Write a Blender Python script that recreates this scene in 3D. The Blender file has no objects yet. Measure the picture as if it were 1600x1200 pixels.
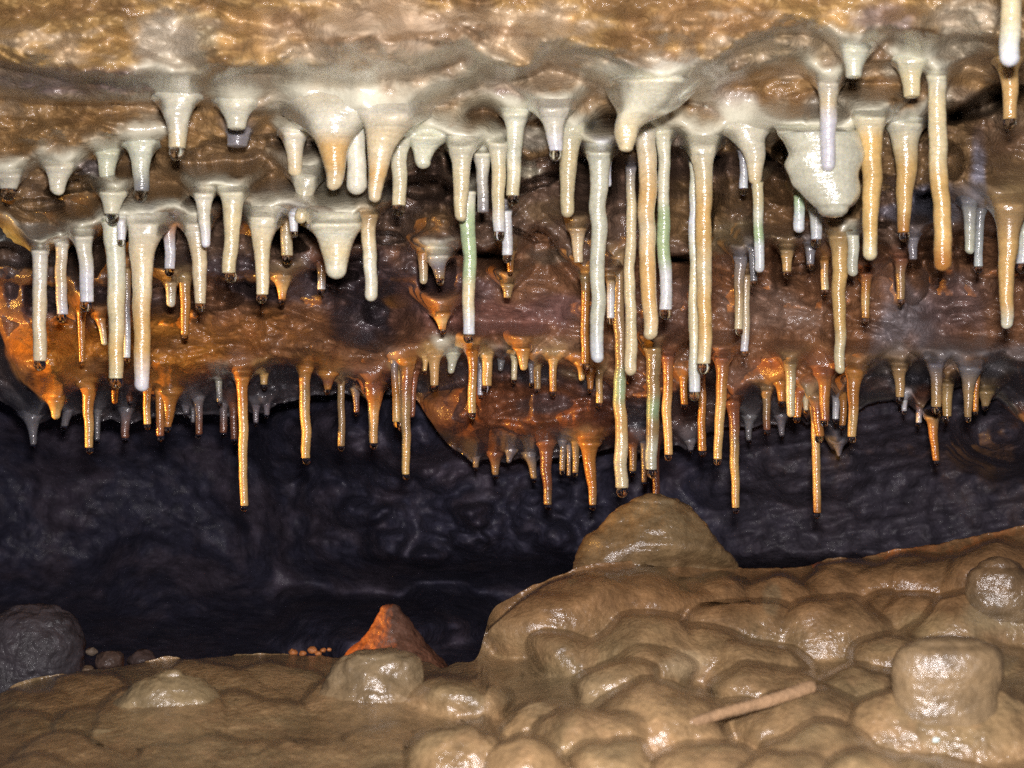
import bpy, bmesh, math
import numpy as np
from mathutils import Vector

S = bpy.context.scene
COL = S.collection
rng = np.random.RandomState(7)

# ------------------------------------------------------------------ camera
FOCAL, SENSOR = 50.0, 36.0
WPX = (SENSOR / FOCAL) / 1600.0            # metres per photo pixel at one metre
CAM = Vector((0.0, 0.0, 0.25))
cam_d = bpy.data.cameras.new("camera")
cam = bpy.data.objects.new("camera", cam_d)
COL.objects.link(cam)
cam.location = CAM
cam.rotation_euler = (math.radians(90), 0, 0)
cam_d.lens, cam_d.sensor_width = FOCAL, SENSOR
cam_d.clip_start, cam_d.clip_end = 0.02, 50
cam_d.dof.use_dof = True
cam_d.dof.focus_distance = 1.10
cam_d.dof.aperture_fstop = 11
S.camera = cam

# ------------------------------------------------------------------ world: pitch-dark cave, faint bluish stray light
w = bpy.data.worlds.new("World")
S.world = w
w.use_nodes = True
bg = w.node_tree.nodes["Background"]
bg.inputs[0].default_value = (0.45, 0.5, 1.0, 1)
bg.inputs[1].default_value = 0.022

# ------------------------------------------------------------------ lights: the camera's flash and the caver's warm lamp off to the left
fl = bpy.data.lights.new("camera_flash", 'AREA')
fl.shape = 'RECTANGLE'; fl.size = 0.036; fl.size_y = 0.016
fl.energy = 13.0
fl.color = (1.0, 0.94, 0.95)
flo = bpy.data.objects.new("camera_flash", fl)
COL.objects.link(flo)
flo.location = CAM + Vector((0.006, 0.0, 0.05))
flo.rotation_euler = (math.radians(87), 0, 0)

wl = bpy.data.lights.new("warm_lamp", 'SPOT')
wl.energy = 180.0
wl.color = (1.0, 0.50, 0.09)
wl.shadow_soft_size = 0.012
wl.spot_size = math.radians(18); wl.spot_blend = 0.8
wlo = bpy.data.objects.new("warm_lamp", wl)
COL.objects.link(wlo)
wlo.location = (-1.55, 0.86, CAM.z - 0.10)
wlo.rotation_euler = (Vector((-0.15, 1.21, CAM.z + 0.035)) - wlo.location).to_track_quat('-Z', 'Y').to_euler()

wl2 = bpy.data.lights.new("warm_lamp_low", 'SPOT')      # a separate unseen warm lamp, aimed at the cone low down
wl2.energy = 62.0; wl2.color = (1.0, 0.33, 0.04); wl2.shadow_soft_size = 0.012
wl2.spot_size = math.radians(26); wl2.spot_blend = 0.6
wlo2 = bpy.data.objects.new("warm_lamp_low", wl2)
COL.objects.link(wlo2)
wlo2.location = (-0.78, 1.28, CAM.z - 0.17)
wlo2.rotation_euler = (Vector((-0.14, 1.30, CAM.z - 0.25)) - wlo2.location).to_track_quat('-Z', 'Y').to_euler()

S.view_settings.view_transform = 'Standard'
S.view_settings.look = 'None'
S.view_settings.gamma = 1.0
S.view_settings.use_curve_mapping = False
S.view_settings.exposure = 0.0
S.cycles.max_bounces = 8
S.cycles.transmission_bounces = 6
S.cycles.sample_clamp_indirect = 1.5
S.cycles.sample_clamp_direct = 25
S.cycles.use_denoising = False
S.cycles.use_adaptive_sampling = True
S.cycles.adaptive_threshold = 0.01


# ------------------------------------------------------------------ helpers
def world(px, py, Y):
    """photo pixel + distance -> point of the cave (numpy ok)"""
    return (px - 800.0) * WPX * Y, Y, CAM.z + (600.0 - py) * WPX * Y

_perm = np.random.RandomState(3).permutation(256)
_perm = np.concatenate([_perm, _perm, _perm])
_g = np.random.RandomState(5).normal(size=(256, 3)); _g /= np.linalg.norm(_g, axis=1)[:, None]

def perlin(x, y, z):
    x, y, z = np.broadcast_arrays(np.asarray(x, float), y, z)
    xi, yi, zi = np.floor(x).astype(int), np.floor(y).astype(int), np.floor(z).astype(int)
    xf, yf, zf = x - xi, y - yi, z - zi
    u, v, ww = [t * t * t * (t * (t * 6 - 15) + 10) for t in (xf, yf, zf)]
    r = 0
    for i in (0, 1):
        for j in (0, 1):
            for k in (0, 1):
                h = _perm[_perm[_perm[(xi + i) & 255] + ((yi + j) & 255)] + ((zi + k) & 255)]
                g = _g[h]
                d = g[..., 0] * (xf - i) + g[..., 1] * (yf - j) + g[..., 2] * (zf - k)
                r = r + d * (u if i else 1 - u) * (v if j else 1 - v) * (ww if k else 1 - ww)
    return r

def fbm(x, y, z, f, octs=3, gain=0.5, off=0.0):
    a, r = 1.0, 0
    for o in range(octs):
        r = r + a * perlin(x * f + off + 9.1 * o, y * f + off * .7, z * f - off)
        f *= 2.07; a *= gain
    return r

def billow(x, y, z, f, octs=2, gain=0.5, off=0.0):
    a, r = 1.0, 0
    for o in range(octs):
        n = perlin(x * f + off + 5.3 * o, y * f + off, z * f + off * .3)
        r = r + a * (np.sqrt(n * n + 0.0016))
        f *= 2.1; a *= gain
    return r

_wr = np.random.RandomState(11).rand(256, 256, 2)
def worley(x, y, off=0):
    """2-D cell noise: distance to the nearest and second nearest seed"""
    xi, yi = np.floor(x).astype(int), np.floor(y).astype(int)
    f1 = np.full(np.shape(x), 9.0); f2 = f1.copy()
    for i in (-1, 0, 1):
        for j in (-1, 0, 1):
            p = _wr[(xi + i + off) & 255, (yi + j + 3 * off) & 255]
            d = np.hypot(xi + i + p[..., 0] - x, yi + j + p[..., 1] - y)
            f2 = np.minimum(f2, np.maximum(f1, d)); f1 = np.minimum(f1, d)
    return f1, f2

def nodules(a, b, f, off=0, sq=1.6):
    """rounded knobs with tight creases between them"""
    wa = a + .35 / f * perlin(a * f * .9, b * f * .9, off + .5); wb = b + .35 / f * perlin(a * f * .9, b * f * .9, off + 7.5)
    f1, f2 = worley(wa * f, wb * f * sq, off)
    return np.clip(1 - f1 * f1 * 1.1, 0, 1) * (.45 + .55 * sstep(0, .5, f2 - f1))

def blur(A, sg):
    n = int(sg * 3); k = np.exp(-.5 * (np.arange(-n, n + 1) / sg) ** 2); k /= k.sum()
    for ax in (0, 1):
        pw = [(0, 0), (0, 0)]; pw[ax] = (n, n)
        P_ = np.pad(A, pw, mode='edge'); L_ = A.shape[ax]
        A = sum(k[i] * (P_[i:i + L_] if ax == 0 else P_[:, i:i + L_]) for i in range(2 * n + 1))
    return A

def sstep(a, b, x):
    t = np.clip((x - a) / (b - a), 0, 1)
    return t * t * (3 - 2 * t)

def smooth_curve(pts, x):
    xs = np.array([p[0] for p in pts], float); ys = np.array([p[1] for p in pts], float)
    # monotone-ish cubic (catmull tangents)
    m = np.gradient(ys, xs)
    i = np.clip(np.searchsorted(xs, x) - 1, 0, len(xs) - 2)
    h = xs[i + 1] - xs[i]; t = np.clip((x - xs[i]) / h, 0, 1)
    h00 = 2*t**3 - 3*t**2 + 1; h10 = t**3 - 2*t**2 + t; h01 = -2*t**3 + 3*t**2; h11 = t**3 - t**2
    return h00*ys[i] + h10*h*m[i]*.7 + h01*ys[i+1] + h11*h*m[i+1]*.7

def mesh_obj(name, verts, faces, mat, cols=None, parent=None, alpha=None):
    me = bpy.data.meshes.new(name)
    verts = np.asarray(verts, np.float32); faces = np.asarray(faces, np.int32)
    nf, k = faces.shape
    me.vertices.add(len(verts)); me.vertices.foreach_set("co", verts.ravel())
    me.loops.add(nf * k); me.loops.foreach_set("vertex_index", faces.ravel())
    me.polygons.add(nf)
    me.polygons.foreach_set("loop_start", np.arange(0, nf * k, k, dtype=np.int32))
    me.polygons.foreach_set("loop_total", np.full(nf, k, np.int32))
    me.polygons.foreach_set("use_smooth", np.ones(nf, bool))
    me.update(calc_edges=True)
    if cols is not None:
        at = me.attributes.new("tint", 'FLOAT_COLOR', 'POINT')
        c = np.ones((len(verts), 4), np.float32); c[:, :3] = cols
        c[:, 3] = 0 if alpha is None else alpha
        at.data.foreach_set("color", c.ravel())
    me.validate()
    me.materials.append(mat)
    o = bpy.data.objects.new(name, me)
    COL.objects.link(o)
    if parent is not None:
        o.parent = parent
    return o

def grid_faces(nr, nc, wrap=False):
    r = np.arange(nr - 1)[:, None]; c = np.arange(nc if wrap else nc - 1)[None, :]
    a = r * nc + c; b = r * nc + (c + 1) % nc
    return np.stack([a, b, b + nc, a + nc], -1).reshape(-1, 4)

def tag(o, label, cat, group=None):
    o['label'] = label; o['category'] = cat
    if group: o['group'] = group
    return o


# ------------------------------------------------------------------ materials
def rock_mat(name, rough=(0.18, 0.5), fine=900.0, bump=0.5, coat=0.5, sss=0.0, mott=(0.72, 1.25), crystal=0.4, spec=0.5, dist=0.0012, ripple=False, crough=.09):
    m = bpy.data.materials.new(name); m.use_nodes = True
    nt = m.node_tree; N, L = nt.nodes, nt.links
    p = N["Principled BSDF"]
    at = N.new("ShaderNodeAttribute"); at.attribute_name = "tint"
    tc = N.new("ShaderNodeTexCoord")
    def noise(sc, det, ro=0.55, dis=0.0):
        n = N.new("ShaderNodeTexNoise"); n.inputs["Scale"].default_value = sc
        n.inputs["Detail"].default_value = det; n.inputs["Roughness"].default_value = ro
        n.inputs["Distortion"].default_value = dis
        L.new(tc.outputs["Object"], n.inputs["Vector"]); return n
    n1 = noise(60, 6, 0.66, 0.15); n2 = noise(420, 4)
    mr = N.new("ShaderNodeMapRange"); mr.inputs[1].default_value = 0.3; mr.inputs[2].default_value = 0.7
    mr.inputs[3].default_value = mott[0]; mr.inputs[4].default_value = mott[1]
    L.new(n1.outputs[0], mr.inputs[0])
    mr2 = N.new("ShaderNodeMapRange"); mr2.inputs[1].default_value = 0.3; mr2.inputs[2].default_value = 0.7
    mr2.inputs[3].default_value = 0.88; mr2.inputs[4].default_value = 1.12
    L.new(n2.outputs[0], mr2.inputs[0])
    mu = N.new("ShaderNodeMath"); mu.operation = 'MULTIPLY'
    L.new(mr.outputs[0], mu.inputs[0]); L.new(mr2.outputs[0], mu.inputs[1])
    mx = N.new("ShaderNodeMix"); mx.data_type = 'FLOAT'      # calcite skin is more even than bare rock
    am = N.new("ShaderNodeMath"); am.operation = 'MULTIPLY'; am.inputs[1].default_value = 0.75
    L.new(at.outputs["Alpha"], am.inputs[0])
    L.new(am.outputs[0], mx.inputs["Factor"]); L.new(mu.outputs[0], mx.inputs["A"]); mx.inputs["B"].default_value = 0.98
    mu = mx
    vm = N.new("ShaderNodeVectorMath"); vm.operation = 'SCALE'
    L.new(at.outputs["Color"], vm.inputs[0]); L.new(mu.outputs[0], vm.inputs["Scale"])
    L.new(vm.outputs[0], p.inputs["Base Color"])
    # wetness
    n3 = noise(35, 3)
    mr3 = N.new("ShaderNodeMapRange"); mr3.inputs[1].default_value = 0.35; mr3.inputs[2].default_value = 0.65
    mr3.inputs[3].default_value = rough[0]; mr3.inputs[4].default_value = rough[1]
    L.new(n3.outputs[0], mr3.inputs[0]); L.new(mr3.outputs[0], p.inputs["Roughness"])
    p.inputs["Specular IOR Level"].default_value = spec
    p.inputs["Coat Weight"].default_value = coat
    p.inputs["Coat Roughness"].default_value = crough
    # relief
    b1 = noise(fine, 3, 0.6); b2 = noise(fine * 0.30, 5, 0.68)
    vo = N.new("ShaderNodeTexVoronoi"); vo.inputs["Scale"].default_value = fine * 0.55
    L.new(tc.outputs["Object"], vo.inputs["Vector"])
    ad = N.new("ShaderNodeMath"); ad.operation = 'MULTIPLY_ADD'; ad.inputs[1].default_value = 0.35
    L.new(b1.outputs[0], ad.inputs[0]); L.new(b2.outputs[0], ad.inputs[2])
    ad2 = N.new("ShaderNodeMath"); ad2.operation = 'MULTIPLY_ADD'; ad2.inputs[1].default_value = -crystal
    L.new(vo.outputs["Distance"], ad2.inputs[0]); L.new(ad.outputs[0], ad2.inputs[2])
    if ripple:      # growth rings round the straws
        mp = N.new("ShaderNodeMapping"); mp.inputs["Scale"].default_value = (120, 120, 620)
        L.new(tc.outputs["Object"], mp.inputs["Vector"])
        n5 = N.new("ShaderNodeTexNoise"); n5.inputs["Scale"].default_value = 1.0; n5.inputs["Detail"].default_value = 2
        L.new(mp.outputs[0], n5.inputs["Vector"])
        ad3 = N.new("ShaderNodeMath"); ad3.operation = 'MULTIPLY_ADD'; ad3.inputs[1].default_value = 1.6
        L.new(n5.outputs[0], ad3.inputs[0]); L.new(ad2.outputs[0], ad3.inputs[2]); ad2 = ad3
    bp = N.new("ShaderNodeBump"); 
    ms = N.new("ShaderNodeMapRange"); ms.inputs[3].default_value = bump; ms.inputs[4].default_value = bump * .35
    L.new(at.outputs["Alpha"], ms.inputs[0]); L.new(ms.outputs[0], bp.inputs["Strength"])
    bp.inputs["Distance"].default_value = dist
    L.new(ad2.outputs[0], bp.inputs["Height"])
    L.new(bp.outputs[0], p.inputs["Normal"]); 
    L.new(bp.outputs[0], p.inputs["Coat Normal"])
    if sss > 0:
        p.inputs["Subsurface Weight"].default_value = sss
        p.inputs["Subsurface Radius"].default_value = (1.0, 0.7, 0.35)
        p.inputs["Subsurface Scale"].default_value = 0.004
    return m

M_CEIL = rock_mat("wet_ceiling_rock", rough=(0.13, 0.4), fine=520, bump=0.6, coat=0.75, mott=(0.6, 1.3), dist=0.0024, crough=.12)
M_WALL = rock_mat("dark_wall_rock", rough=(0.3, 0.6), fine=330, bump=0.6, coat=0.05, spec=0.3, mott=(0.5, 1.5), crystal=0.5, dist=0.003)
M_FLOOR = rock_mat("muddy_flowstone", rough=(0.24, 0.44), fine=520, bump=0.5, coat=0.85, mott=(0.55, 1.4), crystal=0.3, dist=0.0022, crough=.17)
M_CALC = rock_mat("wet_calcite", rough=(0.14, 0.28), fine=620, bump=0.27, coat=0.85, sss=0.45, mott=(0.8, 1.14), crystal=0.3, dist=0.0014, ripple=True)

M_DROP = bpy.data.materials.new("water_drop"); M_DROP.use_nodes = True
_p = M_DROP.node_tree.nodes["Principled BSDF"]
_p.inputs["Base Color"].default_value = (0.97, 0.98, 1, 1)
_p.inputs["Roughness"].default_value = 0.02
_p.inputs["IOR"].default_value = 1.33
_p.inputs["Transmission Weight"].default_value = 1.0

# colours (albedo)
CODE = {
    'w': (0.60, 0.58, 0.45), 'c': (0.62, 0.53, 0.33), 'y': (0.60, 0.40, 0.16), 'o': (0.42, 0.19, 0.05),
    'r': (0.24, 0.10, 0.055), 'g': (0.20, 0.19, 0.20), 'b': (0.63, 0.64, 0.65), 'n': (0.36, 0.45, 0.26),
    't': (0.34, 0.23, 0.11),
}
CNAME = {'w': 'greyish white', 'c': 'cream', 'y': 'honey amber', 'o': 'rusty orange', 'r': 'red-brown',
         'g': 'dark grey', 'b': 'bluish white', 'n': 'green-stained', 't': 'tan brown'}

# ------------------------------------------------------------------ stalactite survey
# zone  x_root y_root x_tip y_tip  w_root w_tip  flareL flareR  distance  colours  tip
ZONES = {
    'A': 'under the golden upper left ledge', 'B': 'left of the white centre ridge',
    'C': 'in the upper centre comb', 'D': 'in the long central cluster',
    'E': 'around the pale fused slab', 'F': 'in the upper right corner',
    'G': 'behind the amber right-hand row', 'H': 'in the white row above orange rock',
    'I': 'around the fat white stub', 'J': 'on the dark centre rock',
    'K': 'below the orange rock, left end', 'L': 'below the orange rock, right end',
    'M': 'left of the rusty hanging boulder', 'N': 'above the rusty hanging boulder',
    'O': 'under the rusty hanging boulder', 'P': 'over the dark gap, right of centre',
    'Q': 'in the orange clump at right', 'R': 'over the dark wall, far right',
}
DATA = """
A 278 150 276 250 34 25 34 34 .88 wwc d
A 368 162 367 203 40 26 20 22 .90 w b
A 372 207 370 231 34 30 6 6 .95 g b
A 12 275 13 313 34 24 12 14 .92 w d
A 92 262 92 305 38 24 12 12 .92 w p
A 169 240 168 281 30 22 10 8 .95 w b
A 220 226 219 316 28 23 20 20 .92 wwg d
B 523 178 520 296 52 22 60 50 .88 wwyyc p
B 553 200 558 304 30 31 4 4 .93 w p
B 600 180 586 316 66 20 16 44 .90 wccyc p
B 622 218 623 337 28 21 8 18 .93 wc d
B 664 215 660 263 52 24 10 24 .93 w p
B 462 208 461 276 32 22 14 12 .92 wc p
B 474 276 470 349 26 19 16 30 .96 wc p
C 868 170 868 251 40 20 24 14 .90 wwb d
C 805 178 802 321 34 20 12 10 .92 wwc d
C 888 200 886 340 34 21 8 24 .93 wccc p
C 722 228 722 346 34 20 18 18 .92 wcc p
C 729 300 732 536 28 18 4 4 .96 wnncb d
C 754 240 755 333 24 17 12 6 .97 wg b
C 778 225 780 376 28 18 6 6 .93 wccb d
C 791 330 793 411 18 16 2 2 .98 b d
D 935 238 934 567 32 21 14 12 .93 wwwwwb p
D 951 238 951 292 13 10 2 6 .98 b p
D 1008 200 1015 531 33 23 6 8 .94 wcycyyc p
D 1035 212 1040 499 19 20 8 14 .97 wwwnnbb d
D 986 262 985 587 15 19 3 3 1.0 gcccccc p
D 967 400 972 777 17 20 6 6 1.10 ttttnycc d
D 1084 255 1085 626 13 18 4 4 .965 wwbwcccwb d
D 1100 228 1099 584 30 21 22 20 .94 wcyycyyc d
D 1019 545 1019 747 26 18 4 4 1.10 tttntww d
E 1182 202 1181 287 34 18 50 14 .90 wwc p
E 1185 284 1187 426 18 16 1 1 .95 ccwnbb p
E 1161 236 1162 305 12 14 6 6 .98 gb d
E 1294 130 1294 268 28 24 12 14 .87 wcbbb p
E 1299 240 1298 313 22 16 1 1 .885 ccy p
E 1249 306 1249 364 16 18 2 2 .97 nb p
E 1275 325 1275 387 24 17 2 2 .98 wb d
F 1361 185 1360 407 42 22 14 14 .91 wyyyyyc p
F 1413 195 1413 377 52 18 8 16 .91 wcyyyo d
F 1425 96 1425 153 40 24 14 16 .84 wcc b
F 1463 120 1473 424 28 27 5 12 .90 wcccyyyo p
F 1577 -60 1578 104 32 30 4 4 .735 yyccwb p
F 1578 95 1578 202 30 21 14 10 .83 yyyy d
F 1337 78 1336 122 36 24 16 16 .86 w b
F 1578 320 1572 514 40 19 20 24 .97 ttyyyyw p
F 1516 315 1517 397 22 15 12 4 1.0 gw p
F 1532 330 1529 427 13 14 2 6 1.02 gb d
F 1600 350 1598 427 26 20 4 12 1.0 wb d
G 1312 370 1313 584 30 16 8 12 .97 tyyyycc p
G 1230 392 1230 435 18 14 7 6 1.05 ty d
G 1267 387 1267 422 15 12 5 5 1.05 g d
G 1288 408 1289 462 12 12 2 3 1.06 oc d
G 1333 368 1333 432 18 16 2 2 1.0 w p
G 1355 428 1353 506 17 12 5 5 1.05 royo d
G 1427 372 1427 406 16 12 6 6 1.03 g b
G 1409 405 1408 477 18 12 7 6 1.05 rtt d
H 62 392 62 579 26 20 2 2 .95 wwccc d
H 97 382 96 504 19 17 3 3 .98 wcb d
H 131 370 134 487 26 20 10 8 .95 wwbb d
H 128 485 128 572 13 9 3 2 1.13 oo d
H 158 497 163 540 15 9 4 2 1.13 oc p
H 177 302 176 351 42 22 6 3 .93 w d
H 188 345 189 384 13 12 2 2 .94 b d
H 179 348 182 607 36 21 3 5 .96 wwwccyc d
H 220 350 223 612 40 22 4 40 .95 wccyyb p
H 197 420 199 567 13 11 2 2 1.05 tgb d
H 265 350 265 432 21 16 2 2 1.0 obb d
H 267 442 268 480 18 14 4 4 1.05 tw p
H 289 432 289 532 21 12 3 6 1.08 too d
H 319 303 321 387 27 14 10 8 .92 wwb p
H 311 350 313 487 36 17 22 6 .96 wccc d
I 361 302 361 442 32 20 10 12 .93 wcccc d
I 410 340 409 474 34 18 20 26 .94 wccc d
I 449 345 449 413 22 18 2 3 1.0 tcc d
I 460 338 460 371 15 12 2 2 .97 b d
I 441 437 440 476 20 11 10 10 1.08 tyo d
I 501 412 501 462 16 13 2 2 1.08 rtb d
I 525 350 525 436 74 32 26 22 .92 wwcw p
I 577 336 579 471 25 19 4 6 .97 tcww p
J 661 395 662 444 17 13 2 3 1.06 oc p
J 686 400 688 446 30 14 14 10 1.03 wgt d
J 797 393 797 432 15 9 3 3 1.06 to d
J 793 445 793 466 19 12 4 4 1.10 t b
J 691 490 692 522 20 10 12 10 1.12 oyo d
J 901 358 903 411 26 14 6 6 1.03 tcc b
J 914 432 915 578 14 13 6 2 1.08 tooo d
J 954 438 954 507 13 13 2 2 1.05 tbb d
P 1156 402 1155 524 20 13 3 2 1.02 gtc d
P 1166 430 1164 558 14 12 2 2 1.03 tccb d
P 1177 388 1178 448 16 12 3 2 1.03 g d
K 87 625 87 655 22 12 10 10 1.20 oy p
K 136 600 140 709 20 13 12 12 1.18 ooyy d
K 51 648 51 701 20 9 14 14 1.40 gg d
K 102 640 100 673 14 10 3 10 1.40 g d
K 153 640 152 693 11 8 3 3 1.36 g d
K 197 640 196 693 15 12 8 8 1.38 gr d
K 179 598 179 631 13 9 4 4 1.22 o p
K 203 612 203 634 12 9 3 3 1.36 r d
K 230 608 230 671 12 11 2 2 1.20 oy d
K 250 612 251 690 14 12 2 2 1.20 oor d
K 265 612 262 676 30 12 4 12 1.21 ooo d
K 291 632 291 653 12 9 3 2 1.38 g d
K 301 636 301 664 8 6 2 2 1.38 g d
K 310 622 310 686 15 10 4 4 1.36 gr d
L 343 588 344 634 12 9 3 2 1.34 wg d
L 350 630 349 684 13 11 3 3 1.38 gr d
L 366 628 366 694 14 11 3 3 1.36 rr d
L 380 590 381 799 18 12 6 8 1.17 ooyyyyy d
L 400 632 400 666 11 8 3 3 1.37 g d
L 413 584 413 609 12 11 2 2 1.33 y d
L 416 632 416 654 10 8 2 2 1.40 g d
L 477 578 479 726 19 14 5 5 1.18 otyyy d
L 511 585 511 616 22 10 6 10 1.20 oro d
L 533 594 533 705 11 11 2 2 1.30 tttt d
L 557 606 557 650 11 8 8 3 1.36 gr d
M 584 604 584 702 22 13 20 18 1.25 royyy d
M 616 562 620 668 10 12 2 2 1.23 goy d
M 624 586 627 674 12 11 2 2 1.25 yy d
M 634 565 635 750 24 12 4 6 1.18 orttyy d
M 648 580 644 652 14 7 2 3 1.26 rr p
M 665 562 664 585 8 7 2 2 1.30 y d
M 680 556 680 612 20 13 3 4 1.25 yy d
M 706 552 704 584 22 11 5 5 1.28 w p
M 738 548 738 655 15 13 8 5 1.15 ooyy d
N 751 572 751 624 10 9 2 2 1.30 gb d
N 760 556 759 614 18 15 3 3 1.20 yy d
N 783 556 782 580 14 8 5 3 1.28 g p
N 803 558 803 600 11 9 2 2 1.25 c d
N 815 545 818 579 26 12 4 3 1.12 oy p
N 829 570 830 604 8 7 2 2 1.29 g d
N 838 572 839 615 13 10 2 2 1.27 tt d
N 864 566 864 620 12 11 2 2 1.25 yo d
N 907 570 908 595 17 9 5 3 1.19 oy p
N 922 580 922 614 14 8 3 3 1.22 o d
N 936 582 936 638 12 11 2 2 1.25 ty d
O 744 712 744 736 11 8 4 3 1.42 gt d
O 775 710 775 749 19 10 6 6 1.36 rt d
O 797 706 795 723 14 8 3 5 1.40 g p
O 831 708 835 754 14 9 14 3 1.40 gt d
O 853 692 857 797 24 12 6 6 1.30 rrrt d
O 878 690 878 742 13 9 3 2 1.38 gt d
O 889 696 889 747 8 6 2 2 1.40 gt d
O 900 690 899 745 14 9 2 4 1.38 tt d
O 922 692 926 797 28 11 6 8 1.30 ooot d
O 990 692 989 744 14 11 3 3 1.36 rt d
O 1007 690 1006 759 11 8 3 3 1.40 gt d
O 1024 690 1025 782 15 11 3 3 1.34 rr d
P 1043 558 1044 720 18 13 4 4 1.15 royyy d
P 1069 590 1069 640 12 11 2 2 1.25 oo d
P 1096 582 1098 714 11 13 2 2 1.18 rooo d
P 1128 560 1121 727 22 13 6 6 1.13 royyy d
P 1145 628 1150 802 19 12 8 8 1.20 rrtyyy d
P 1078 690 1079 709 14 8 3 5 1.44 g d
P 1171 650 1171 693 15 8 8 8 1.40 g d
P 1198 612 1199 680 14 11 4 4 1.27 ttr d
Q 1222 650 1222 686 16 8 6 6 1.40 g d
Q 1220 600 1221 636 18 12 4 4 1.25 o d
Q 1236 570 1236 652 18 13 4 4 1.15 tcc p
Q 1247 612 1245 661 16 12 3 6 1.25 ro d
Q 1259 622 1259 646 8 7 2 2 1.30 c d
Q 1273 620 1280 692 20 14 4 4 1.22 troo d
Q 1288 582 1288 667 23 13 10 8 1.18 roor d
Q 1275 640 1276 810 14 12 3 3 1.27 yyyyyo d
Q 1305 618 1306 662 12 10 3 3 1.30 gb d
Q 1317 616 1316 672 14 10 3 3 1.24 oo d
Q 1333 578 1332 692 24 13 6 14 1.17 oooyy d
Q 1311 690 1311 713 22 7 5 5 1.44 g p
R 1406 576 1406 630 20 13 6 7 1.20 ty d
R 1413 626 1413 648 9 8 2 2 1.30 b d
R 1436 632 1435 667 11 9 3 3 1.32 rb d
R 1462 570 1463 647 20 15 8 8 1.17 gty d
R 1479 600 1478 660 20 13 3 3 1.22 tyy d
R 1516 575 1513 660 28 11 10 12 1.17 gtt d
R 1526 580 1524 649 11 8 2 2 1.20 oo d
R 1541 612 1539 642 22 10 8 8 1.30 t d
R 1456 652 1464 727 20 10 3 3 1.28 tooo d
"""
# shapes traced more closely: zone, distance, colours, tip, sections (y, x_left, x_right)
SHAPES = [
    ('D', .85, 'wwwcc', 'p', [(104, 930, 1120), (125, 943, 1108), (145, 952, 1086), (162, 957, 1066), (178, 959, 1042), (190, 960, 1014), (200, 961, 1002), (215, 963, 997), (237, 967, 989)], 'broad glossy white funnel'),
    ('E', .925, 'www', 'p', [(190, 1190, 1350), (205, 1208, 1346), (222, 1230, 1345), (240, 1240, 1343), (262, 1233, 1343), (285, 1240, 1343), (303, 1254, 1342), (318, 1266, 1339), (340, 1276, 1330)], 'fat pale slab of fused calcite'),
    ('E', .905, 'ww', 'p', [(205, 1312, 1340), (225, 1316, 1339), (260, 1317, 1338), (300, 1319, 1337)], 'pale ridge on the slab'),
    ('K', 1.27, 'g', 'p', [(470, 150, 172), (500, 152, 168), (515, 154, 164)], None),
]

stal = []
for line in DATA.strip().splitlines():
    f = line.split()
    z = f[0]; x0, y0, x1, y1, w0, w1, fL, fR, d = map(float, f[1:10]); cols, tip = f[10], f[11]
    stal.append(dict(z=z, x0=x0, y0=y0, x1=x1, y1=y1, w0=w0, w1=w1, fL=fL, fR=fR, d=d, cols=cols, tip=tip, sec=None, desc=None))
for z, d, cols, tip, sec, desc in SHAPES[:3]:
    stal.insert(0, dict(z=z, x0=(sec[1][1]+sec[1][2])/2, y0=sec[1][0], x1=(sec[-1][1]+sec[-1][2])/2, y1=sec[-1][0],
                     w0=sec[1][2]-sec[1][1], w1=sec[-1][2]-sec[-1][1], fL=4, fR=4, d=d, cols=cols, tip=tip, sec=sec, desc=desc))

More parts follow.
